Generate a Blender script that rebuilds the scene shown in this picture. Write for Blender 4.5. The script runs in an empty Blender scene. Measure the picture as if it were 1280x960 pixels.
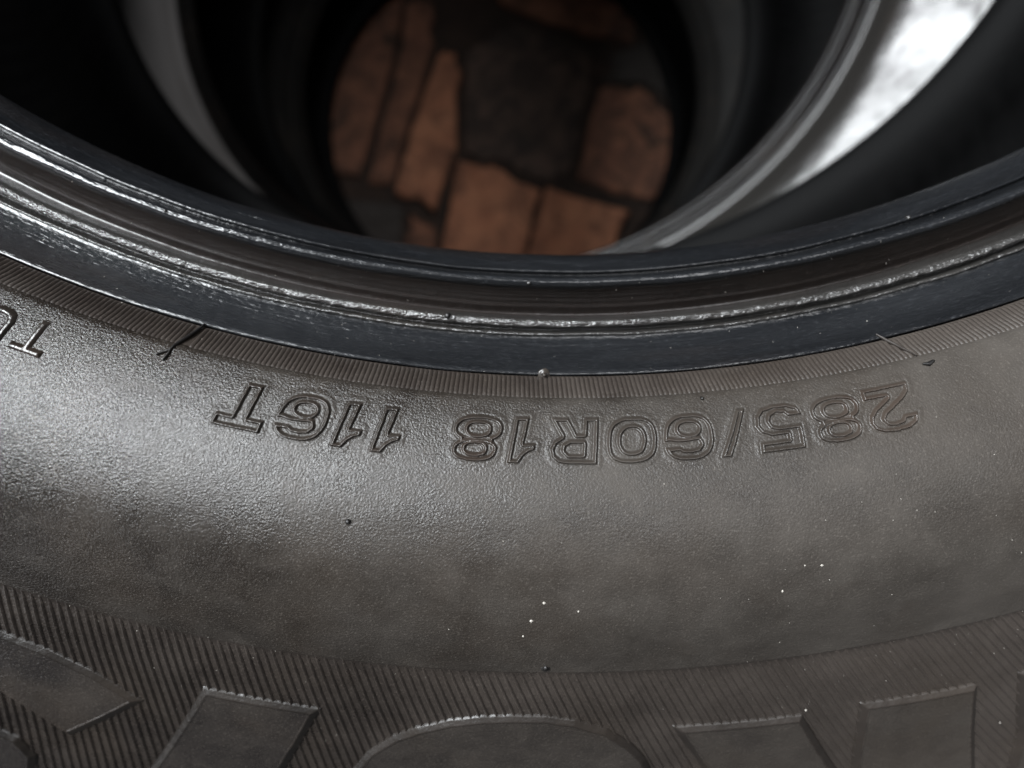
import bpy, bmesh, math, random
import numpy as np
from mathutils import Vector, Matrix

random.seed(7)
rng = np.random.default_rng(7)
scene = bpy.context.scene
col = scene.collection

# ------------------------------------------------------------------ camera
cam_d = bpy.data.cameras.new('camera')
cam = bpy.data.objects.new('camera', cam_d)
col.objects.link(cam)
cam.location = (0.0, -0.24370, 0.10151)
cam.rotation_euler = tuple(math.radians(a) for a in (-5.26773, -0.982, 3.13152))
cam_d.sensor_width = 36.0
cam_d.lens = 36.0 * 836.51 / 1280.0
cam_d.clip_start = 0.005
cam_d.clip_end = 50.0
cam_d.dof.use_dof = True
cam_d.dof.focus_distance = 0.118
cam_d.dof.aperture_fstop = 9.5
scene.camera = cam

# ------------------------------------------------------------------ world and lamps
world = bpy.data.worlds.new('World')
scene.world = world
world.use_nodes = True
bg = world.node_tree.nodes['Background']
bg.inputs['Color'].default_value = (0.90, 0.94, 1.0, 1)
bg.inputs['Strength'].default_value = 0.065


def area_lamp(name, loc, target, sx, sy, power, colour):
    d = bpy.data.lights.new(name, 'AREA')
    d.shape = 'RECTANGLE'
    d.size, d.size_y = sx, sy
    d.energy = power
    d.color = colour
    o = bpy.data.objects.new(name, d)
    col.objects.link(o)
    o.location = loc
    z = (Vector(loc) - Vector(target)).normalized()      # a lamp shines along its own -Z; its long side lies along world Y
    x = Vector((0, 1, 0)) - z * z.y
    x.normalize()
    y = z.cross(x)
    o.rotation_euler = Matrix((x, y, z)).transposed().to_euler()
    return o


area_lamp('doorway_daylight', (-0.92, 0.65, 1.25), (0, 0.30, 0), 1.9, 0.48, 128.0, (0.93, 0.97, 1.0))
area_lamp('roof_light', (0.50, 0.50, 2.20), (0, 0, -0.6), 1.3, 0.70, 25.0, (0.97, 0.98, 1.0))
area_lamp('side_window', (-1.35, -1.20, 0.35), (-0.05, -0.30, 0), 0.35, 0.45, 2.0, (0.97, 0.98, 1.0))

vs = scene.view_settings
vs.view_transform = 'Standard'
vs.look = 'None'
vs.exposure = 0.0
vs.gamma = 1.0
vs.use_curve_mapping = False


# ------------------------------------------------------------------ materials
def new_mat(name):
    m = bpy.data.materials.new(name)
    m.use_nodes = True
    nt = m.node_tree
    nt.nodes.clear()
    out = nt.nodes.new('ShaderNodeOutputMaterial')
    b = nt.nodes.new('ShaderNodeBsdfPrincipled')
    nt.links.new(b.outputs[0], out.inputs[0])
    return m, nt, b


def noise(nt, scale, detail=4.0, rough=0.55, vec=None, dist=0.0):
    n = nt.nodes.new('ShaderNodeTexNoise')
    n.inputs['Scale'].default_value = scale
    n.inputs['Detail'].default_value = detail
    n.inputs['Roughness'].default_value = rough
    n.inputs['Distortion'].default_value = dist
    if vec is not None:
        nt.links.new(vec, n.inputs['Vector'])
    return n.outputs['Fac']


def ramp(nt, fac, stops):
    r = nt.nodes.new('ShaderNodeValToRGB')
    nt.links.new(fac, r.inputs[0])
    els = r.color_ramp.elements
    while len(els) < len(stops):
        els.new(0.5)
    for e, (p, c) in zip(els, stops):
        e.position = p
        e.color = (c[0], c[1], c[2], 1) if isinstance(c, (tuple, list)) else (c, c, c, 1)
    return r.outputs[0]


def mix(nt, fac, a, b, mode='MIX'):
    m = nt.nodes.new('ShaderNodeMix')
    m.data_type = 'RGBA'
    m.blend_type = mode
    for i, v in ((0, fac), (6, a), (7, b)):
        if hasattr(v, 'is_output'):
            nt.links.new(v, m.inputs[i])
        elif i == 0:
            m.inputs[0].default_value = v
        else:
            m.inputs[i].default_value = (v[0], v[1], v[2], 1)
    return m.outputs[2]


def add_bump(nt, b, layers):
    prev = None
    for fac, strength, dist in layers:
        n = nt.nodes.new('ShaderNodeBump')
        if hasattr(strength, 'is_output'):
            nt.links.new(strength, n.inputs['Strength'])
        else:
            n.inputs['Strength'].default_value = strength
        n.inputs['Distance'].default_value = dist
        nt.links.new(fac, n.inputs['Height'])
        if prev is not None:
            nt.links.new(prev, n.inputs['Normal'])
        prev = n.outputs[0]
    nt.links.new(prev, b.inputs['Normal'])


def coords(nt):
    t = nt.nodes.new('ShaderNodeTexCoord')
    return t.outputs['Object']


def rubber(name, dark, dust, dust_lo, dust_hi, rough_lo, rough_hi, grain=1.0, grain_scale=1100.0,
           tint=(0.032, 0.0245, 0.0185), tint_amt=0.35, spec=0.5, fleck=True, drift=0.0, ring=False, dusty_spec=1.0):
    m, nt, b = new_mat(name)
    v = v0 = coords(nt)
    if ring:
        # rub marks run round the rim: stretch the pattern along the circle
        sp = nt.nodes.new('ShaderNodeSeparateXYZ')
        nt.links.new(v, sp.inputs[0])
        an = nt.nodes.new('ShaderNodeMath')
        an.operation = 'ARCTAN2'
        nt.links.new(sp.outputs[1], an.inputs[0])
        nt.links.new(sp.outputs[0], an.inputs[1])
        am = nt.nodes.new('ShaderNodeMath')
        am.operation = 'MULTIPLY'
        am.inputs[1].default_value = 0.06
        nt.links.new(an.outputs[0], am.inputs[0])
        ln = nt.nodes.new('ShaderNodeVectorMath')
        ln.operation = 'LENGTH'
        nt.links.new(v, ln.inputs[0])
        cb = nt.nodes.new('ShaderNodeCombineXYZ')
        nt.links.new(am.outputs[0], cb.inputs[0])
        nt.links.new(ln.outputs['Value'], cb.inputs[1])
        nt.links.new(sp.outputs[2], cb.inputs[2])
        v = cb.outputs[0]
    big = noise(nt, 22.0, 5.0, 0.6, v)
    mid = noise(nt, 110.0, 5.0, 0.65, v, 0.4)
    mm = nt.nodes.new('ShaderNodeMath')
    mm.operation = 'MULTIPLY_ADD'
    nt.links.new(mid, mm.inputs[0])
    mm.inputs[1].default_value = 0.40
    bs = nt.nodes.new('ShaderNodeMapRange')
    nt.links.new(big, bs.inputs['Value'])
    bs.inputs['To Min'].default_value = 0.26
    bs.inputs['To Max'].default_value = 0.78
    nt.links.new(bs.outputs[0], mm.inputs[2])
    fac = mm.outputs[0]
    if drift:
        # the dust mask leans along X: one side is paler and rougher
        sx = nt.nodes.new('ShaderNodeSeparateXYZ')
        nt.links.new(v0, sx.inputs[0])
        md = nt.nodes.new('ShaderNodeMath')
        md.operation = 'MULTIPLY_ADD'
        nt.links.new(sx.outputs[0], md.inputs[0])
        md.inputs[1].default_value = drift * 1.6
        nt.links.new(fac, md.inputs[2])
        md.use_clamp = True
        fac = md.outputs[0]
    dustm = ramp(nt, fac, [(dust_lo, 0.0), (dust_hi, 1.0)])
    c = mix(nt, dustm, dark, dust)
    tm = ramp(nt, noise(nt, 38.0, 3.0, 0.6, v), [(0.50, 0.0), (0.72, tint_amt)])
    c = mix(nt, tm, c, tint)
    if fleck:
        fl = ramp(nt, noise(nt, 2600.0, 2.0, 0.7, v), [(0.56, 0.0), (0.76, 0.45)])
        c = mix(nt, fl, c, tuple(min(1, x * 2.2) for x in dust))
    nt.links.new(c, b.inputs['Base Color'])
    r = ramp(nt, fac, [(dust_lo, rough_lo), (dust_hi, rough_hi)])
    nt.links.new(r, b.inputs['Roughness'])
    nt.links.new(ramp(nt, dustm, [(0.0, spec), (1.0, spec * dusty_spec)]), b.inputs['Specular IOR Level'])
    g1 = noise(nt, grain_scale * 1.35, 2.5, 0.6, v, 0.2)
    g2 = noise(nt, grain_scale * 0.33, 4.0, 0.6, v)
    st = nt.nodes.new('ShaderNodeMapRange')          # dust fills the grain of the rubber
    nt.links.new(dustm, st.inputs['Value'])
    st.inputs['To Min'].default_value = 0.85 * grain
    st.inputs['To Max'].default_value = 0.42 * grain
    add_bump(nt, b, [(g2, 0.10 * grain, 0.0004), (g1, st.outputs[0], 0.00040)])
    return m


M = {}
M['sidewall'] = rubber('sidewall_rubber', (0.0092, 0.0070, 0.0055), (0.056, 0.0495, 0.0435), 0.54, 1.04, 0.19, 0.50, 0.62, grain_scale=2000.0, drift=1.25, dusty_spec=0.25)
M['bead'] = rubber('bead_rubber', (0.0034, 0.0037, 0.0044), (0.016, 0.017, 0.019), 0.54, 1.0, 0.10, 0.45, 0.8,
                   tint=(0.013, 0.010, 0.009), tint_amt=0.7, fleck=True, ring=True)
M['bead_brown'] = rubber('brown_bead_rubber', (0.0050, 0.0040, 0.0037), (0.015, 0.0108, 0.009), 0.50, 0.95, 0.14, 0.36, 0.35,
                         tint=(0.016, 0.0098, 0.0075), tint_amt=0.7, ring=True)
M['band'] = rubber('ribbed_band_rubber', (0.014, 0.0105, 0.009), (0.045, 0.037, 0.031), 0.50, 0.98, 0.32, 0.55, 0.4, drift=0.9)
M['hatch'] = rubber('hatch_rubber', (0.010, 0.0078, 0.0066), (0.052, 0.043, 0.037), 0.50, 1.0, 0.24, 0.45, 0.5, drift=1.2)
M['letter'] = rubber('letter_rubber', (0.012, 0.0100, 0.0092), (0.050, 0.043, 0.037), 0.54, 1.06, 0.26, 0.45, 0.5, drift=1.2, dusty_spec=0.4)
M['letter_rim'] = rubber('letter_rim_rubber', (0.007, 0.0058, 0.005), (0.030, 0.0245, 0.021), 0.50, 1.0, 0.28, 0.45, 0.3, drift=1.2, spec=0.4, fleck=False)
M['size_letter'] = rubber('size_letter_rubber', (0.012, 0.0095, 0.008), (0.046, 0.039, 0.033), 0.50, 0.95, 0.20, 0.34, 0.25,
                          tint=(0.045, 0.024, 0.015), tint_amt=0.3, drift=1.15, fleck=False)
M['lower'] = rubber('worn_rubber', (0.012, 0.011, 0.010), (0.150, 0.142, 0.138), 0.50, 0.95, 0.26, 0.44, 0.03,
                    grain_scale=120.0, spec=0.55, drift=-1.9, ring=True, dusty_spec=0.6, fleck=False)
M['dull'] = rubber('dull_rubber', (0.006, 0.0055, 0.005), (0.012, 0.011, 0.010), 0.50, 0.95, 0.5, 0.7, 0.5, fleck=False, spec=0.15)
M['lower_bead'] = rubber('worn_bead_rubber', (0.006, 0.0055, 0.006), (0.012, 0.011, 0.010), 0.50, 0.95, 0.16, 0.32, 0.3, fleck=False, spec=0.4)
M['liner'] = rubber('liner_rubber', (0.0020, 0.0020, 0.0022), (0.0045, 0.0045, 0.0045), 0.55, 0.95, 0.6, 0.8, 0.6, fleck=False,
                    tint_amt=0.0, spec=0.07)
M['tread'] = rubber('tread_rubber', (0.014, 0.013, 0.012), (0.04, 0.036, 0.03), 0.5, 0.9, 0.6, 0.8, 1.0, grain_scale=300.0)
M['scuff'] = rubber('scuffed_rubber', (0.009, 0.0085, 0.0085), (0.030, 0.028, 0.026), 0.45, 0.9, 0.12, 0.28, 1.1,
                    grain_scale=1700.0, spec=1.0)
M['black'] = rubber('black_rubber', (0.004, 0.004, 0.004), (0.010, 0.009, 0.009), 0.5, 0.9, 0.3, 0.5, 0.4, fleck=False)


def brick_mat(name, a, b_, c_):
    m, nt, b = new_mat(name)
    v = coords(nt)
    n1 = noise(nt, 20.0, 6.0, 0.65, v, 0.5)
    n2 = noise(nt, 26.0, 7.0, 0.72, v, 1.0)
    c = mix(nt, ramp(nt, n1, [(0.35, 0.0), (0.65, 1.0)]), a, b_)
    c = mix(nt, ramp(nt, n2, [(0.44, 0.0), (0.64, 0.95)]), c, c_)
    nt.links.new(c, b.inputs['Base Color'])
    b.inputs['Roughness'].default_value = 0.9
    add_bump(nt, b, [(n2, 0.6, 0.003), (noise(nt, 260.0, 3, 0.6, v), 0.5, 0.0012)])
    return m


M['brick'] = brick_mat('fired_clay', (0.52, 0.235, 0.13), (0.40, 0.165, 0.092), (0.16, 0.075, 0.048))
M['brick_dirty'] = brick_mat('dirty_clay', (0.30, 0.135, 0.08), (0.19, 0.085, 0.055), (0.05, 0.032, 0.024))
M['stone'] = brick_mat('dark_stone', (0.052, 0.036, 0.029), (0.034, 0.026, 0.022), (0.12, 0.078, 0.060))
M['slate'] = brick_mat('grey_stone', (0.060, 0.052, 0.047), (0.045, 0.038, 0.034), (0.034, 0.027, 0.023))
M['soil'] = brick_mat('dark_soil', (0.034, 0.022, 0.016), (0.022, 0.014, 0.011), (0.05, 0.030, 0.021))
m, nt, b = new_mat('pale_dust')
b.inputs['Base Color'].default_value = (0.36, 0.335, 0.30, 1)
b.inputs['Roughness'].default_value = 0.7
M['dust'] = m


# ------------------------------------------------------------------ mesh helpers
def mesh_from(name, verts, faces, material, smooth=True):
    me = bpy.data.meshes.new(name)
    verts = np.asarray(verts, dtype=np.float64)
    faces = np.asarray(faces, dtype=np.int64)
    k = faces.shape[1]
    me.vertices.add(len(verts))
    me.vertices.foreach_set('co', verts.astype(np.float32).ravel())
    me.loops.add(faces.size)
    me.loops.foreach_set('vertex_index', faces.astype(np.int32).ravel())
    me.polygons.add(len(faces))
    me.polygons.foreach_set('loop_start', np.arange(0, faces.size, k, dtype=np.int32))
    me.polygons.foreach_set('loop_total', np.full(len(faces), k, dtype=np.int32))
    me.polygons.foreach_set('use_smooth', np.full(len(faces), smooth))
    me.update(calc_edges=True)
    me.validate()
    me.materials.append(material)
    return me


def link(name, me, parent=None):
    o = bpy.data.objects.new(name, me)
    col.objects.link(o)
    if parent is not None:
        o.parent = parent
    return o


def empty(name, loc, label, cat, group=None):
    o = bpy.data.objects.new(name, None)
    o.empty_display_size = 0.05
    col.objects.link(o)
    o.location = loc
    o['label'] = label
    o['category'] = cat
    if group:
        o['group'] = group
    return o


def chaikin(p, n=1):
    p = np.asarray(p, float)
    for _ in range(n):
        q = np.empty((2 * len(p) - 2, p.shape[1]))
        q[0::2] = p[:-1] * 0.75 + p[1:] * 0.25
        q[1::2] = p[:-1] * 0.25 + p[1:] * 0.75
        p = np.vstack([p[:1], q, p[-1:]])
    return p


def resample(p, step):
    p = np.asarray(p, float)
    s = np.r_[0, np.cumsum(np.hypot(np.diff(p[:, 0]), np.diff(p[:, 1])))]
    n = max(2, int(math.ceil(s[-1] / step)) + 1)
    t = np.linspace(0, s[-1], n)
    return np.stack([np.interp(t, s, p[:, i]) for i in range(p.shape[1])], 1)


def value_noise2(x, y, seed=0):
    xi = np.floor(x).astype(np.int64)
    yi = np.floor(y).astype(np.int64)
    fx = x - xi
    fy = y - yi
    fx = fx * fx * (3 - 2 * fx)
    fy = fy * fy * (3 - 2 * fy)

    def h(a, b_):
        n = (a * 374761393 + b_ * 668265263 + seed * 1442695041) & 0x7fffffff
        n = ((n ^ (n >> 13)) * 1274126177) & 0x7fffffff
        return ((n ^ (n >> 16)) & 0xffff) / 65535.0
    a = h(xi, yi) * (1 - fx) + h(xi + 1, yi) * fx
    c = h(xi, yi + 1) * (1 - fx) + h(xi + 1, yi + 1) * fx
    return (a * (1 - fy) + c * fy) * 2 - 1


# thetas: dense where the marking is read, coarse on the far side
def theta_list(fine=0.06, lo=-138.0, hi=-42.0, coarse=1.5):
    a = np.arange(lo, hi, fine)
    b_ = np.arange(hi, lo + 360.0, coarse)
    return np.radians(np.r_[a, b_])


TH_FINE = theta_list()
TH_MED = np.radians(np.arange(0, 360, 0.75))


class Frame:
    """one rim plane of a tyre: centre, height and slope (a tyre in a pile is never quite flat)"""

    def __init__(self, ox=0.0, oy=0.0, z=0.0, sx=0.0, sy=0.0):
        self.ox, self.oy, self.z, self.sx, self.sy = ox, oy, z, sx, sy

    def put(self, r, th, zl):
        x = self.ox + r * np.cos(th)
        y = self.oy + r * np.sin(th)
        return np.stack([x, y, self.z + self.sx * x + self.sy * y + zl], -1)


def revolve(name, prof, thetas, top, bottom, material, origin, parent, disp=None):
    """prof rows: r, z over top frame, z over bottom frame, blend"""
    prof = np.asarray(prof, float)
    n, k = len(thetas), len(prof)
    T, R = np.meshgrid(thetas, prof[:, 0], indexing='ij')
    ZT = np.broadcast_to(prof[:, 1], (n, k)).copy()
    ZB = np.broadcast_to(prof[:, 2], (n, k)).copy()
    S = np.broadcast_to(prof[:, 3], (n, k))
    R = R.copy()
    if disp is not None:
        dr, dz = disp(T, R)
        R += dr
        ZT += dz
        ZB += dz
    P = top.put(R, T, ZT) * (1 - S)[..., None] + bottom.put(R, T, ZB) * S[..., None]
    P = P - np.array(origin)
    idx = np.arange(n * k).reshape(n, k)
    nx = np.roll(idx, -1, axis=0)
    f = np.stack([idx[:, :-1], nx[:, :-1], nx[:, 1:], idx[:, 1:]], -1).reshape(-1, 4)
    return link(name, mesh_from(name, P.reshape(-1, 3), f, material), parent)


# ------------------------------------------------------------------ tyre section
BEAD_TOE = [(.2287, -.0464), (.2291, -.0440), (.2302, -.0412), (.2316, -.0387), (.2323, -.0374), (.2326, -.0363), (.2330, -.0356),
            (.2334, -.0359), (.2336, -.0370), (.2339, -.0371), (.2342, -.0345), (.2345, -.0319), (.2350, -.0313), (.2357, -.0312),
            (.2363, -.0317), (.2367, -.0328)]
BEAD_SEAT = [(.2367, -.0328), (.2375, -.0339), (.2385, -.0349), (.2398, -.0361), (.2402, -.0361), (.2407, -.0367), (.2417, -.0376),
             (.2421, -.0372)]
BEAD_RIDGE = [(.2421, -.0372), (.2423, -.0340), (.2426, -.0315), (.2430, -.0306), (.2436, -.0303), (.2442, -.0304), (.2445, -.0312),
              (.2447, -.0332), (.2450, -.0332), (.2452, -.0314), (.2455, -.0304), (.2459, -.0304), (.2462, -.0313)]
BEAD_GROOVE = [(.2462, -.0313), (.2467, -.0313), (.2485, -.0294), (.2500, -.0274), (.2513, -.0252), (.2519, -.0238), (.2523, -.0229),
               (.2529, -.0224), (.2532, -.0226), (.2534, -.0236)]
BEAD = BEAD_TOE + BEAD_SEAT[1:] + BEAD_RIDGE[1:] + BEAD_GROOVE[1:]
BAND = [(.2534, -.0226), (.2551, -.0200), (.2567, -.0172)]
SIDE = [(.2567, -.0176), (.2568, -.0168), (.2571, -.0162), (.2585, -.0149), (.262, -.0122), (.268, -.0088), (.276, -.0062),
        (.284, -.0057), (.292, -.0076), (.300, -.0113), (.3072, -.0155)]
HATCH = [(.3072, -.0156), (.3076, -.0164), (.316, -.0200), (.325, -.0245), (.345, -.0340), (.360, -.0402), (.374, -.0465)]
SHOULDER = [(.374, -.0465), (.385, -.055), (.393, -.069), (.396, -.095)]
LINER = [(.2287, -.0464), (.2292, -.0500), (.2310, -.0535), (.240, -.0560), (.252, -.050), (.266, -.038), (.290, -.028),
         (.312, -.033), (.335, -.052), (.355, -.078), (.372, -.108), (.378, -.130)]
TOE = -.0464


def rows(p, s, toe_shift=0.0):
    p = np.asarray(p, float)
    return np.column_stack([p[:, 0], p[:, 1], p[:, 1], np.full(len(p), s)])


_side = chaikin(SIDE, 2)
_hatch = chaikin(HATCH, 2)
_all = np.vstack([_side, _hatch[1:]])


def surf_z(r):
    return np.interp(r, _all[:, 0], _all[:, 1])


def mirror_rows(p, s, bulge=0.8):
    """the same section on the lower rim: heights measured down from the lower rim plane (toe at 0)"""
    p = np.asarray(p, float)
    z = -(p[:, 1] - TOE) * (1 + bulge * np.clip((p[:, 0] - .2534) / .02, 0, 1))
    return np.column_stack([p[:, 0], z, z, np.full(len(p), s)])


def carcass(top, bottom, ztoe_top, origin, parent, tread_mat, bulge=0.8):
    """tread, inner liner and lower side, shared by all the tyres of the stack"""
    sh = np.asarray(SHOULDER, float)
    up = np.column_stack([sh[:, 0], sh[:, 1] + ztoe_top, sh[:, 1] * 0, np.zeros(len(sh))])
    dn = mirror_rows(sh, 1.0, bulge)[::-1]
    # tread with four grooves, blended from rim plane to rim plane
    tr = [up[-1]]
    zt, zb = up[-1][1], dn[0][2]
    for i, s in enumerate(np.linspace(0, 1, 34)[1:-1]):
        r = 0.3985 if (i % 7) not in (2, 3) else 0.390
        r -= 0.004 * abs(2 * s - 1) ** 3
        tr.append((r, zt, zb, s))
    tr.append(dn[0])
    outer = np.vstack([up, np.array(tr[1:-1]), dn])
    revolve('tread', outer, TH_MED, top, bottom, tread_mat, origin, parent)
    li = chaikin(LINER, 2)
    a = np.column_stack([li[:, 0], li[:, 1] + ztoe_top, li[:, 1], np.zeros(len(li))])
    zi = -(li[:, 1] - TOE)
    c = np.column_stack([li[:, 0], zi, zi, np.ones(len(li))])[::-1]
    n = 14
    midp = [(0.380, a[-1][1], c[0][2], s) for s in np.linspace(0, 1, n)[1:-1]]
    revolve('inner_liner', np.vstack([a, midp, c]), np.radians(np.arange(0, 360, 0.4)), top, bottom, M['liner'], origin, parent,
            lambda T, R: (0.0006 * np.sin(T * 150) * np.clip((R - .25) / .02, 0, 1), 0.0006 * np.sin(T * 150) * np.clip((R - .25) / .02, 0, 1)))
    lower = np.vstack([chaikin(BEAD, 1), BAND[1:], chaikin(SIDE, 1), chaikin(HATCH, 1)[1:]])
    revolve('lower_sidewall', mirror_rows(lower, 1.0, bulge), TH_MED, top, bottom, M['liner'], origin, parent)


# ------------------------------------------------------------------ ground under the stack
GROUND_Z = -0.876
BRICK_Z = -0.862


def slab(name, poly, z0, z1, material, parent, cham=0.006, jitter=0.0022, sub=4):
    """an uneven brick or stone: outline in plan, chamfered rim, slightly domed top"""
    p = np.array(poly, float)
    area = 0.5 * np.sum(p[:, 0] * np.roll(p[:, 1], -1) - p[:, 1] * np.roll(p[:, 0], -1))
    if area < 0:
        p = p[::-1]
    pts = []
    for a, b_ in zip(p, np.roll(p, -1, axis=0)):
        for t in np.linspace(0, 1, sub, endpoint=False):
            pts.append(a + (b_ - a) * t)
    pts = np.array(pts)
    pts += rng.normal(0, jitter, pts.shape)
    c = pts.mean(0)
    bm = bmesh.new()
    rings = []
    for inset, z in ((0.0, z0), (0.0, z1 - cham), (cham * 0.35, z1 - cham * 0.3), (cham, z1)):
        q = c + (pts - c) * (1 - inset / np.linalg.norm(pts - c, axis=1).mean())
        rings.append([bm.verts.new((x, y, z + (rng.normal(0, jitter * 0.5) if z > z0 else 0))) for x, y in q])
    n = len(pts)
    for r0, r1 in zip(rings[:-1], rings[1:]):
        for i in range(n):
            bm.faces.new((r0[i], r0[(i + 1) % n], r1[(i + 1) % n], r1[i]))
    ctr = bm.verts.new((c[0], c[1], z1 + jitter))
    for i in range(n):
        bm.faces.new((rings[-1][i], rings[-1][(i + 1) % n], ctr))
    bm.faces.new(rings[0][::-1])
    me = bpy.data.meshes.new(name)
    bm.to_mesh(me)
    bm.free()
    me.materials.append(material)
    return link(name, me, parent)


g = np.linspace(-0.75, 0.75, 61)
gx, gy = np.meshgrid(g, g, indexing='ij')
gz = GROUND_Z + 0.004 * value_noise2(gx * 30, gy * 30, 3) + 0.003 * value_noise2(gx * 80, gy * 80, 4)
gi = np.arange(61 * 61).reshape(61, 61)
gf = np.stack([gi[:-1, :-1], gi[1:, :-1], gi[1:, 1:], gi[:-1, 1:]], -1).reshape(-1, 4)
ground = link('ground', mesh_from('ground', np.stack([gx, gy, gz], -1).reshape(-1, 3), gf, M['soil']))
ground['kind'] = 'structure'
ground['label'] = 'dark soil floor under the tyre stack with loose bricks'
ground['category'] = 'ground'

BR = [
    ('brick', [(-.268, -.049), (-.265, .054), (-.24, .108), (-.193, .174), (-.155, .198), (-.172, .091), (-.208, -.052)], 'brick_dirty', 0.0),
    ('brick', [(-.162, .092), (-.15, .188), (-.117, .19), (-.116, .116), (-.164, -.058), (-.198, -.057)], 'brick_dirty', 0.0),
    ('brick', [(-.103, .122), (-.085, .122), (-.074, .093), (-.076, -.007), (-.102, -.088), (-.155, -.071), (-.14, .008)], 'brick', 0.006),
    ('brick', [(-.071, -.021), (-.021, -.028), (.042, -.056), (.023, -.16), (-.089, -.166)], 'brick', 0.007),
    ('brick', [(.053, -.049), (.172, -.077), (.149, -.158), (.030, -.165)], 'brick', 0.003),
    ('brick', [(.119, .089), (.176, .095), (.236, .051), (.235, -.009), (.203, -.061), (.098, -.037)], 'brick_dirty', 0.0),
    ('brick', [(-.137, -.1), (-.099, -.114), (-.097, -.167), (-.143, -.169)], 'brick_dirty', -0.004),
    ('stone', [(-.068, .129), (-.006, .172), (.111, .143), (.109, .092), (.087, -.026), (.051, -.041), (-.018, -.017), (-.064, -.010)], 'stone', -0.006),
    ('brick', [(-.054, .256), (.167, .228), (.161, .155), (.105, .158), (-.024, .192)], 'brick_dirty', -0.004),
    ('stone', [(-.234, -.075), (-.146, -.088), (-.149, -.169), (-.226, -.163)], 'slate', -0.006),
    ('stone', [(.137, .14), (.226, .179), (.257, .063), (.182, .102), (.129, .099)], 'slate', -0.006),
]
for nm, poly, mat, dz in BR:
    slab(nm, poly, GROUND_Z - 0.012, BRICK_Z + dz, M[mat], ground)


# ------------------------------------------------------------------ the lower tyres of the stack
def side_rows(p, ztoe):
    p = np.asarray(p, float)
    return np.column_stack([p[:, 0], p[:, 1] + ztoe, p[:, 1], np.zeros(len(p))])


BEAD2 = [(.2287, -.0464), (.2292, -.0436), (.2300, -.0420), (.2308, -.0416), (.2316, -.0422), (.2326, -.0440), (.2338, -.0448), (.2350, -.0440),
         (.2366, -.0412), (.2382, -.0384), (.2392, -.0376), (.2402, -.0379), (.2410, -.0388)]
SIDE2 = [(.2410, -.0388), (.2424, -.0392), (.2450, -.0372), (.2480, -.0336), (.2510, -.0306), (.2534, -.0290), (.258, -.0266), (.265, -.0238), (.275, -.0198), (.285, -.0158), (.297, -.011), (.31, -.003), (.325, .011),
         (.340, .020), (.355, .014), (.366, -.012), (.374, -.0465)]


def stack_tyre(top, bottom, label, side_mat, bead_mat, bulge):
    oz = bottom.z - 0.05
    t = empty('tyre', (top.ox, top.oy, oz), label, 'tyre', 'tyres in the stack')
    org = (top.ox, top.oy, oz)
    sh = -TOE
    b2 = chaikin(BEAD2, 2)
    revolve('bead', side_rows(b2, sh), TH_MED, top, bottom, bead_mat, org, t)

    def crumple(T, R):
        a = value_noise2(T * 40, R * 300, 11) * 0.00013 + value_noise2(T * 9, R * 60, 12) * 0.0005
        w = np.clip((R - .250) / .006, 0, 1) * np.clip((.36 - R) / .01, 0, 1)
        # the casing sags unevenly under the load
        sag = 0.11 * (1 - np.cos(T)) * (np.clip(R, .2534, .31) - .2534) * np.clip((.374 - R) / .03, 0, 1)
        return R * 0, a * w + sag
    s2 = resample(chaikin(SIDE2, 2), 0.0012)
    revolve('sidewall', side_rows(s2, sh), np.radians(np.arange(0, 360, 0.3)), top, bottom, side_mat, org, t, crumple)
    carcass(top, bottom, sh, org, t, M['tread'], bulge)
    return t


T2_TOP = Frame(-.0213, .0205, -.3780, .2564, -.0571)
T2_BOT = Frame(-.018, .018, -.560, .11, -.02)
T3_TOP = Frame(-.016, .015, -.705, .06, -.01)
T3_BOT = Frame(-.0126, .0130, -.832, 0.0, 0.0)
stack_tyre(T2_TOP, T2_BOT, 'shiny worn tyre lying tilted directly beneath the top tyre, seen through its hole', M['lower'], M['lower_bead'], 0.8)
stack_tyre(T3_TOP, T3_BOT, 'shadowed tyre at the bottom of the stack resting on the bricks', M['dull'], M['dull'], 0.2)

# ------------------------------------------------------------------ the top tyre
T1_TOP = Frame()
T1_BOT = Frame(-.0070, .0097, -.2323, .2564, -.0571)
ORG = (0.0, 0.0, -0.28)
tyre = empty('tyre', ORG, 'brown-black tyre on top of the stack with raised size marking 285/60R18 116T', 'tyre', 'tyres in the stack')


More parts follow.
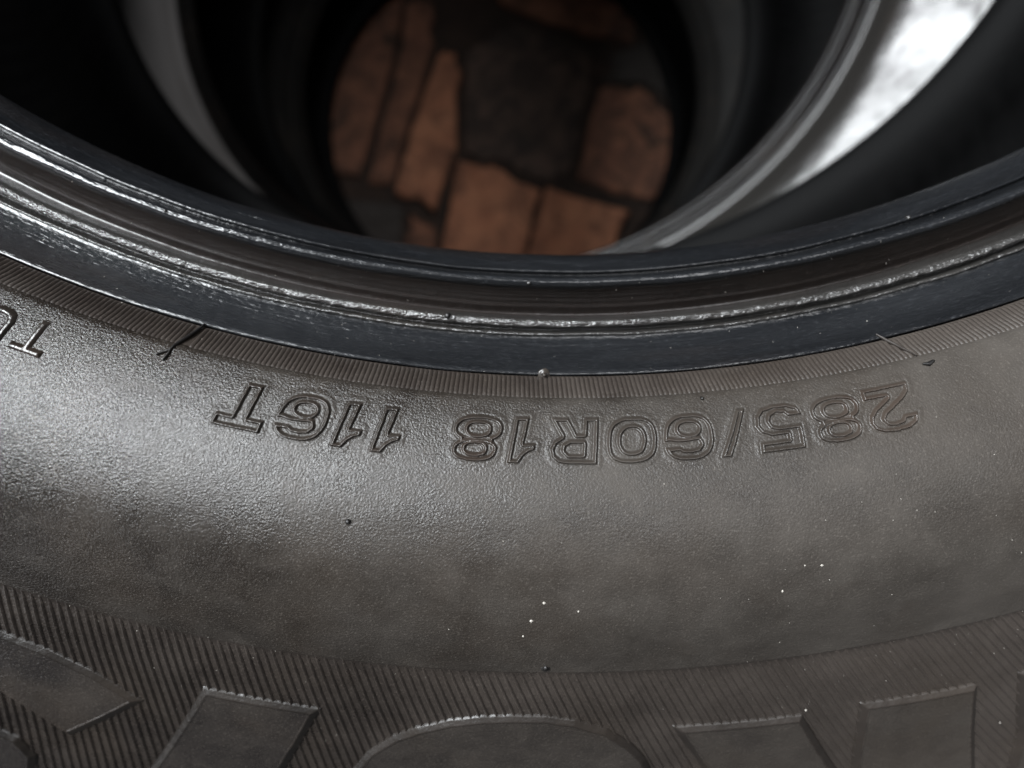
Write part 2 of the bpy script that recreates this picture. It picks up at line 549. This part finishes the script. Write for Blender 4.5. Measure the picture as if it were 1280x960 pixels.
def bead_disp(T, R):
    x = T * 240.0     # mm along the ring
    y = R * 1000.0
    dz = np.zeros_like(R)
    dr = 0.00010 * value_noise2(x / 9.0, y / 3.0, 5)
    rough = np.exp(-((R - .2437) / .00085) ** 2)
    dz += rough * (0.00011 * value_noise2(x / 0.55, y / 0.28, 1) + 0.00006 * value_noise2(x / 0.28, y / 0.2, 19) + 0.00007 * value_noise2(x / 2.2, y / 0.8, 2))
    dr += rough * 0.00022 * value_noise2(x / 1.6, y / 2.0, 6)
    thin = np.exp(-((R - .2456) / .0005) ** 2)
    dz += thin * (0.00016 * value_noise2(x / 1.1, y / 0.6, 8) + 0.00015 * value_noise2(x / 5.0, 0 * y, 9))
    toe = np.exp(-((R - .2303) / .0018) ** 2)
    dz += toe * 0.00030 * value_noise2(x / 6.0, y / 0.8, 10) * np.clip(value_noise2(x / 23.0, y / 4.0, 13) + 0.4, 0, 1)
    dz += 0.00006 * value_noise2(x / 60.0, y / 0.30, 15) + 0.00003 * value_noise2(x / 25.0, y / 0.16, 16)
    gr = np.clip((R - .2465) / .0008, 0, 1) * np.clip((.2528 - R) / .0008, 0, 1)
    dz += gr * (0.00006 * value_noise2(x / 3.0, y / 1.1, 17) + 0.00004 * value_noise2(x / 1.0, y / 0.5, 18))
    crest = np.exp(-((R - .2351) / .0007) ** 2)
    dz += crest * (0.00004 * value_noise2(x / 5.0, y / 0.6, 14) + 0.00002 * value_noise2(x / 0.6, y / 0.4, 20))
    return dr, dz


for nm, pf, mt in (('bead_toe', BEAD_TOE, 'bead'), ('bead_seat', BEAD_SEAT, 'bead_brown'), ('scuffed_ridge', BEAD_RIDGE, 'scuff'),
                   ('flange_groove', BEAD_GROOVE, 'bead')):
    fine = nm == 'scuffed_ridge'
    revolve(nm, rows(resample(chaikin(pf, 2), 0.00012 if fine else 0.00022), 0.0), theta_list(0.035) if fine else TH_FINE, T1_TOP, T1_BOT, M[mt], ORG, tyre, bead_disp)


def side_disp(T, R):
    x = T * 280.0
    y = R * 1000.0
    dz = 0.00010 * value_noise2(x / 14, y / 9, 21) + 0.00005 * value_noise2(x / 4, y / 3, 22)
    w = np.clip((R - .2700) / .004, 0, 1) * np.clip((.3068 - R) / .002, 0, 1)
    return R * 0, dz * w


revolve('sidewall', rows(resample(_side, 0.0007), 0.0), TH_FINE, T1_TOP, T1_BOT, M['sidewall'], ORG, tyre, side_disp)
revolve('hatched_panel', rows(resample(_hatch, 0.0012), 0.0), TH_FINE, T1_TOP, T1_BOT, M['hatch'], ORG, tyre)
carcass(T1_TOP, T1_BOT, 0.0, ORG, tyre, M['tread'])

# fine radial teeth of the rim band, too small to pick apart: one part
teeth_n = 1880
bb = np.asarray(BAND)
V, F = [], []
for i in range(teeth_n):
    a0 = 2 * math.pi * i / teeth_n
    da = 2 * math.pi / teeth_n
    if abs(((math.degrees(a0) + 102.6 + 180) % 360) - 180) < 0.22:
        continue
    base = len(V)
    hs = (-.00012, .00026 + random.uniform(-.00004, .00004), .00022, -.00012)
    for j, (r, z) in enumerate([(.2534, -.0226), (.2537, -.0218), (.2551, -.0197), (.2564, -.0174), (.2568, -.0170)]):
        e = (0.0, 1.25, 0.9, 0.4, 0.0)[j]
        for k, u in enumerate((0.04, 0.30, 0.62, 0.88)):
            a = a0 + da * u
            h = hs[k] * e if k in (1, 2) else hs[k]
            V.append((r * math.cos(a) - ORG[0], r * math.sin(a) - ORG[1], z + h - ORG[2]))
    for j in range(4):
        for k in range(3):
            p = base + j * 4 + k
            F.append((p, p + 1, p + 5, p + 4))
ribs = link('ribbed_band', mesh_from('ribbed_band', V, F, M['band'], smooth=True), tyre)
ribs['kind'] = 'stuff'
revolve('band_base', rows(np.array(BAND), 0.0), TH_FINE, T1_TOP, T1_BOT, M['band'], ORG, tyre)

# diagonal ribs of the hatched panel, one by one
step = math.degrees(0.00163 / .3074)
th = -113.0
while th < -63.0:
    rel = math.radians(21.0 + (th + 89.0) * 0.75)
    n = 15
    V, F = [], []
    a, r = math.radians(th), .3076
    dr = 0.0042
    hw = 0.00029
    for i in range(n):
        ca, sa = math.cos(a), math.sin(a)
        h = 0.00048 * (0.35 if i == 0 else 1.0) * random.uniform(0.9, 1.08)
        for off, hh in ((-hw * 1.9, -.00030), (-hw * 0.32, h), (hw * 0.32, h), (hw * 1.9, -.00030)):
            rr = r
            aa = a + off / r
            V.append((rr * math.cos(aa) - ORG[0], rr * math.sin(aa) - ORG[1], float(surf_z(rr)) + hh - ORG[2]))
        rel_i = math.radians(21.0 + (th + 89.0) * 0.75)
        a += math.tan(rel_i) * dr / r
        r += dr
    for i in range(n - 1):
        for k in range(3):
            p = i * 4 + k
            F.append((p, p + 1, p + 5, p + 4))
    link('rib', mesh_from('rib', V, F, M['hatch']), tyre)
    th += step


# ------------------------------------------------------------------ lettering (signed distance height fields laid on the sidewall)
def sdf_poly(P, X, Y):
    P = np.asarray(P, float)
    d = np.full(X.shape, 1e9)
    inside = np.zeros(X.shape, bool)
    for (x0, y0), (x1, y1) in zip(P, np.roll(P, -1, axis=0)):
        ex, ey = x1 - x0, y1 - y0
        wx, wy = X - x0, Y - y0
        t = np.clip((wx * ex + wy * ey) / (ex * ex + ey * ey + 1e-18), 0, 1)
        d = np.minimum(d, np.hypot(wx - ex * t, wy - ey * t))
        c = (y0 > Y) != (y1 > Y)
        with np.errstate(divide='ignore', invalid='ignore'):
            xi = x0 + (Y - y0) * ex / (ey if ey != 0 else 1e-18)
        inside ^= c & (X < xi)
    return np.where(inside, -d, d)


def ell(cx, cy, rx, ry, n=40, p=2.3):
    t = np.linspace(0, 2 * math.pi, n, endpoint=False)
    c, s = np.cos(t), np.sin(t)
    return np.stack([cx + rx * np.sign(c) * np.abs(c) ** (2 / p), cy + ry * np.sign(s) * np.abs(s) ** (2 / p)], 1)


def rect(x0, y0, x1, y1):
    return [(x0, y0), (x1, y0), (x1, y1), (x0, y1)]


GLYPH = {
    '0': [('+', ell(0, .5, .53, .5, p=2.7)), ('-', ell(0, .5, .235, .26, p=2.4))],
    '8': [('+', ell(0, .29, .53, .29)), ('+', ell(0, .745, .47, .255)), ('+', rect(-.36, .42, .36, .6)), ('-', ell(0, .30, .22, .115)), ('-', ell(0, .72, .20, .10))],
    '6': [('+', ell(0, .5, .53, .5, p=2.6)), ('-', ell(0, .32, .21, .12)), ('-', [(-.20, .58), (-.24, .66), (-.18, .745), (-.05, .77), (.12, .76), (.2, .71), (.7, .71), (.7, .60), (.44, .57), (.2, .605), (0, .60)])],
    '5': [('+', [(-.45, 1), (.48, 1), (.48, .77), (-.12, .77), (-.12, .66), (.22, .66), (.42, .58), (.52, .42), (.5, .2), (.36, .05), (.1, 0), (-.2, .01), (-.42, .09), (-.5, .28), (-.2, .28), (-.12, .2), (.04, .18), (.18, .24), (.22, .34), (.17, .44), (.05, .48), (-.45, .48)])],
    '2': [('+', [(-.52, 0), (.52, 0), (.52, .24), (.02, .24), (.36, .44), (.49, .58), (.52, .74), (.45, .88), (.28, .97), (0, 1), (-.28, .97), (-.45, .88), (-.52, .68), (-.2, .68), (-.15, .76), (0, .79), (.14, .77), (.19, .7), (.12, .60), (-.3, .36), (-.48, .21)])],
    '1': [('+', [(.14, 0), (-.19, 0), (-.06, .57), (-.33, .575), (-.30, .70), (-.17, .74), (-.04, .84), (.07, 1), (.32, 1)])],
    'R': [('+', [(-.5, 0), (-.19, 0), (-.19, .35), (-.04, .35), (.17, 0), (.54, 0), (.29, .40), (.44, .50), (.5, .68), (.45, .86), (.3, .97), (.1, 1), (-.5, 1)]), ('-', [(-.19, .56), (.08, .56), (.18, .62), (.19, .71), (.1, .79), (-.19, .79)])],
    'T': [('+', [(-.17, 0), (.17, 0), (.17, .73), (.5, .73), (.5, 1), (-.5, 1), (-.5, .73), (-.17, .73)])],
    '/': [('+', [(-.37, 0), (-.19, 0), (.37, 1), (.15, 1)])],
    'U': [('+', [(-.5, 1), (-.5, .3), (-.4, .1), (-.15, 0), (.15, 0), (.4, .1), (.5, .3), (.5, 1), (.3, 1), (.3, .34), (.2, .2), (0, .16), (-.2, .2), (-.3, .34), (-.3, 1)])],
    't': [('+', [(-.10, 0), (.10, 0), (.10, .83), (.5, .83), (.5, 1), (-.5, 1), (-.5, .83), (-.10, .83)])],
}


def csg(parts, X, Y, su, sv, shear):
    d = np.full(X.shape, 1e9)
    for op, P in parts:
        P = np.asarray(P, float)
        Q = np.stack([(P[:, 0] + shear * (P[:, 1] - .5)) * su, (P[:, 1] - .5) * sv], 1)
        q = sdf_poly(Q, X, Y)
        d = np.minimum(d, q) if op == '+' else np.maximum(d, -q)
    return d


def relief(name, theta0, r0, U, Vv, H, keep, material, label=None, second=None, mask=None):
    """lay a grid (U to the reader's right, V outwards) on the sidewall and keep its raised cells"""
    r = r0 + Vv
    a = math.radians(theta0) - U / r0
    P = np.stack([r * np.cos(a), r * np.sin(a), surf_z(r) + H], -1) - np.array(ORG)
    n, k = U.shape
    idx = np.arange(n * k).reshape(n, k)
    f = np.stack([idx[:-1, :-1], idx[:-1, 1:], idx[1:, 1:], idx[1:, :-1]], -1).reshape(-1, 4)
    kk = keep
    fk = (kk[:-1, :-1] | kk[1:, :-1] | kk[1:, 1:] | kk[:-1, 1:]).reshape(-1)
    f = f[fk]
    used = np.unique(f)
    remap = np.full(n * k, -1)
    remap[used] = np.arange(len(used))
    o = link(name, mesh_from(name, P.reshape(-1, 3)[used], remap[f], material), tyre)
    if second is not None:
        o.data.materials.append(second)
        mi = mask[:-1, :-1].reshape(-1)[fk].astype(np.int32)
        o.data.polygons.foreach_set('material_index', mi)
    if label:
        o['label'] = label
    return o


def grid(w, h, s):
    u = np.arange(-w / 2, w / 2 + s, s)
    v = np.arange(-h / 2, h / 2 + s, s)
    return np.meshgrid(u, v, indexing='ij')


SU, SV = .00795, .00725
TEXT = [('2', -75.13), ('8', -77.18), ('5', -79.31), ('/', -81.08), ('6', -82.76), ('0', -84.88), ('R', -87.02), ('1', -88.99), ('8', -90.65),
        ('1', -93.95), ('1', -95.37), ('6', -97.08), ('T', -99.20)]
for ch, t0 in TEXT:
    U, W = grid(.0122, .0104, .00010)
    d = csg(GLYPH[ch], U, W, SU * (0.92 if ch == '1' else 1.0), SV, 0.0 if ch in '1/' else 0.12)
    wob = 0.00004 * value_noise2(U * 1500, W * 1500, ord(ch))
    e = d + wob + 0.00030
    q = np.abs(e)
    pad = np.clip((0.0018 - e) / 0.0012, 0, 1)
    pad = pad * pad * (3 - 2 * pad)
    H = 0.00011 * pad - 0.00004 * (1 - pad)
    H += 0.00056 * np.exp(-(q / 0.00022) ** 3) - np.where(e > 0, 0.00007, 0.00009) * np.exp(-((q - 0.00045) / 0.00012) ** 2) * pad
    H += 0.00002 * value_noise2(U * 4000, W * 4000, ord(ch) + 1)
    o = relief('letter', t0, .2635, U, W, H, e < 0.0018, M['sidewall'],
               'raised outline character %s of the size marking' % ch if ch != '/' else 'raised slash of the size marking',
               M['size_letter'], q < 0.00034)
for ch, t0, r0 in (('t', -107.25, .2622), ('U', -108.75, .2622)):
    U, W = grid(.0072, .0070, .00010)
    d = csg(GLYPH[ch], U, W, .0052, .0052, 0.0)
    H = 0.0006 * np.clip((0.0002 - d) / 0.0005, 0, 1) ** 0.7 - 0.0001
    relief('letter', t0, r0, U, W, H, d < 0.0003, M['size_letter'], 'small raised solid letter %s near the rim' % ch.upper())

# the big name lettering on the hatched panel, only its feet are in view
BIG = [
    ('S', [[(-110.2, 318.6), (-108.23, 319.2), (-106.58, 319.8), (-104.93, 320.9), (-103.31, 323.8), (-101.66, 329.0), (-104.39, 346.6), (-105.88, 341.7),
            (-106.96, 338.4), (-108.62, 336.3), (-110.2, 335.4)],
           [(-109.8, 351.4), (-108.43, 351.2), (-107.25, 350.8), (-106.26, 352.1), (-105.63, 356.7), (-105.7, 364.0), (-106.4, 371.0), (-109.8, 371.0)]]),
    ('I', [[(-99.59, 320.9), (-95.47, 321.4), (-97.39, 352.5), (-98.6, 371.0), (-103.0, 371.0)]]),
    ('O', [[(-95.1, 371.0), (-95.0, 358.0), (-94.75, 348.2), (-94.5, 340.1), (-93.87, 332.4), (-93.03, 327.1), (-92.19, 323.9), (-91.09, 321.1), (-89.99, 319.6),
            (-88.88, 318.9), (-87.77, 318.9), (-86.65, 320.2), (-85.49, 323.1), (-84.58, 328.0), (-83.99, 333.2), (-83.68, 338.8), (-83.4, 347.0), (-83.3, 358.0), (-83.3, 371.0)]]),
    ('A', [[(-83.24, 323.4), (-78.61, 324.1), (-76.79, 346.6), (-76.5, 351.0), (-76.45, 350.0), (-76.58, 323.6), (-72.3, 325.4), (-71.4, 371.0), (-79.5, 371.0),
            (-80.69, 353.1)]]),
    ('L', [[(-70.84, 325.6), (-67.0, 326.6), (-66.8, 371.0), (-70.6, 371.0), (-70.35, 346.2)]]),
]
for ch, polys in BIG:
    allp = np.array([q for p in polys for q in p])
    tc, rc = allp[:, 0].mean(), 0.345
    lo, hi = allp.min(0), allp.max(0)
    w = math.radians(max(hi[0] - tc, tc - lo[0])) * rc * 2 + 0.004
    u = np.arange(-w / 2, w / 2, .00022)
    v = np.arange(lo[1] / 1000 - rc - .001, min(hi[1] / 1000, .3745) - rc + .001, .00022)
    U, W = np.meshgrid(u, v, indexing='ij')
    d = np.full(U.shape, 1e9)
    for p in polys:
        Q = [(-math.radians(t - tc) * rc, r / 1000 - rc) for t, r in p]
        d = np.minimum(d, sdf_poly(Q, U, W))
    i = np.clip(-d * 1000.0, -1, 99) + 0.06 * value_noise2(U * 700, W * 700, 31)      # mm inside the outline
    H = np.interp(i, [-1, -0.1, 0.0, 0.2, 0.35, 1.5, 1.65, 1.8, 2.1, 99], [-.5, -.3, 0.05, 0.40, 0.48, 1.25, 1.26, 1.06, 1.10, 1.10]) / 1000.0
    # a fine lip where the wall meets the ribs
    relief('letter', tc, rc, U, W, H, d < 0.0004, M['letter'], 'big raised name letter with a dark rim, standing on the hatched panel', M['letter_rim'], i < 1.6)


# ------------------------------------------------------------------ vent nubs and moulding flash
_bead = chaikin(BEAD, 2)


def any_z(r):
    if r < .2534:
        return float(np.interp(r, _bead[:, 0], _bead[:, 1]))
    if r < .2567:
        return float(np.interp(r, [.2534, .2567], [-.0222, -.0170]))
    return float(surf_z(r))


def nub(theta, r, rad, h, mat, collar=0.0):
    a = math.radians(theta)
    c = Vector((r * math.cos(a), r * math.sin(a), any_z(r)))
    prof = [(0, h), (rad * .6, h * .92), (rad * .95, h * .55), (rad, 0.0)]
    if collar:
        prof += [(collar, .00012), (collar * 1.1, -.0002)]
    else:
        prof += [(rad * 1.1, -.0003)]
    n = 14
    V = [(0, 0, h)]
    F3 = []
    for rr, z in prof[1:]:
        for i in range(n):
            t = 2 * math.pi * i / n
            k = 1 + random.uniform(-.08, .08)
            V.append((rr * k * math.cos(t), rr * k * math.sin(t), z))
    V = [(c.x + x - ORG[0], c.y + y - ORG[1], c.z + z - ORG[2]) for x, y, z in V]
    for i in range(n):
        F3.append((0, 1 + i, 1 + (i + 1) % n))
    for k in range(len(prof) - 2):
        for i in range(n):
            p = 1 + k * n + i
            q = 1 + k * n + (i + 1) % n
            F3 += [(p, p + n, q), (q, p + n, q + n)]
    return link('vent_nub', mesh_from('vent_nub', V, F3, mat), tyre)


nub(-92.45, .2432, .00062, .0011, M['black'])
nub(-88.05, .2531, .00042, .0012, M['size_letter'], .0011)
nub(-88.76, .2358, .0004, .0008, M['scuff'])
nub(-69.45, .2328, .0004, .0006, M['scuff'])
nub(-94.78, .2785, .00042, .0006, M['black'])
nub(-87.85, .3058, .00045, .0006, M['black'], .0008)
nub(-81.9, .2577, .0003, .0005, M['black'])
nub(-106.2, .2352, .0003, .0006, M['scuff'])


def flash(points, width, mat, hgt=.0004):
    """a torn thread of rubber left by a mould joint"""
    V, F = [], []
    P = [Vector((r * math.cos(math.radians(t)), r * math.sin(math.radians(t)), any_z(r))) for t, r in points]
    n = len(P)
    for i, p in enumerate(P):
        d = (P[min(i + 1, n - 1)] - P[max(i - 1, 0)]).normalized()
        s = d.cross(Vector((0, 0, 1))).normalized()
        up = s.cross(d)
        w = width * random.uniform(.7, 1.2) * (0.45 if i in (0, n - 1) else 1)
        for k in range(6):
            t = 2 * math.pi * k / 6
            q = p + s * (w * math.cos(t)) + up * (hgt * math.sin(t) + hgt * .3) - Vector(ORG)
            V.append(q[:])
    for i in range(n - 1):
        for k in range(6):
            a, b_ = i * 6 + k, i * 6 + (k + 1) % 6
            F.append((a, b_, b_ + 6, a + 6))
    return link('moulding_flash', mesh_from('moulding_flash', V, F, mat), tyre)


flash([(-102.35, .2530), (-102.42, .2540), (-102.55, .2555), (-102.68, .2568), (-102.72, .2576)], .00042, M['black'])
flash([(-102.70, .2572), (-102.75, .2580), (-102.95, .2585), (-103.1, .2592)], .0003, M['black'])
flash([(-102.72, .2576), (-102.70, .2586), (-102.74, .2598)], .00022, M['black'])
flash([(-73.78, .2522), (-73.55, .2535), (-73.30, .2552), (-73.08, .2568)], .0003, M['letter_rim'])
flash([(-73.15, .2580), (-72.95, .2583), (-72.7, .2579)], .0004, M['black'])

# ------------------------------------------------------------------ pale dust specks lying on the top tyre
OCT = np.array([(1, 0, 0), (0, 1, 0), (-1, 0, 0), (0, -1, 0), (0, 0, 1), (0, 0, -1)], float)
OF = np.array([(0, 1, 4), (1, 2, 4), (2, 3, 4), (3, 0, 4), (1, 0, 5), (2, 1, 5), (3, 2, 5), (0, 3, 5)])
specks = []
for _ in range(260):
    specks.append((random.uniform(-112, -66), random.uniform(.2585, .335), 10 ** random.uniform(-4.5, -3.95)))
for _ in range(55):
    specks.append((random.gauss(-75, 3.5), random.uniform(.3075, .323), 10 ** random.uniform(-4.5, -3.85)))
for _ in range(120):
    specks.append((random.uniform(-112, -66), random.uniform(.2345, .2565), 10 ** random.uniform(-4.4, -3.95)))
for t, r, s in ((-88.06, .2905, .34), (-88.45, .2943, .28), (-88.69, .2978, .30), (-86.9, .2922, .24), (-80.08, .2907, .30), (-78.77, .2867, .26),
                (-79.34, .2863, .18), (-86.54, .3219, .36), (-88.5, .3288, .36), (-75.25, .3329, .32), (-71.1, .3407, .30), (-84.2, .3328, .30), (-78.53, .3230, .26)):
    specks.append((t, r, s / 1000))
V, F = [], []
for t, r, s in specks:
    a = math.radians(t)
    c = np.array([r * math.cos(a), r * math.sin(a), any_z(r) + s * 0.35 + (0.0003 if r > .3075 else 0.0)])
    sc = np.array([random.uniform(.6, 1.2), random.uniform(.6, 1.2), random.uniform(.35, .7)]) * s
    F.extend((OF + len(V)).tolist())
    V.extend((c + OCT * sc).tolist())
dust = link('dust_specks', mesh_from('dust_specks', V, F, M['dust'], smooth=False))
dust['kind'] = 'stuff'
dust['label'] = 'pale dust specks scattered over the top tyre'
dust['category'] = 'dust'
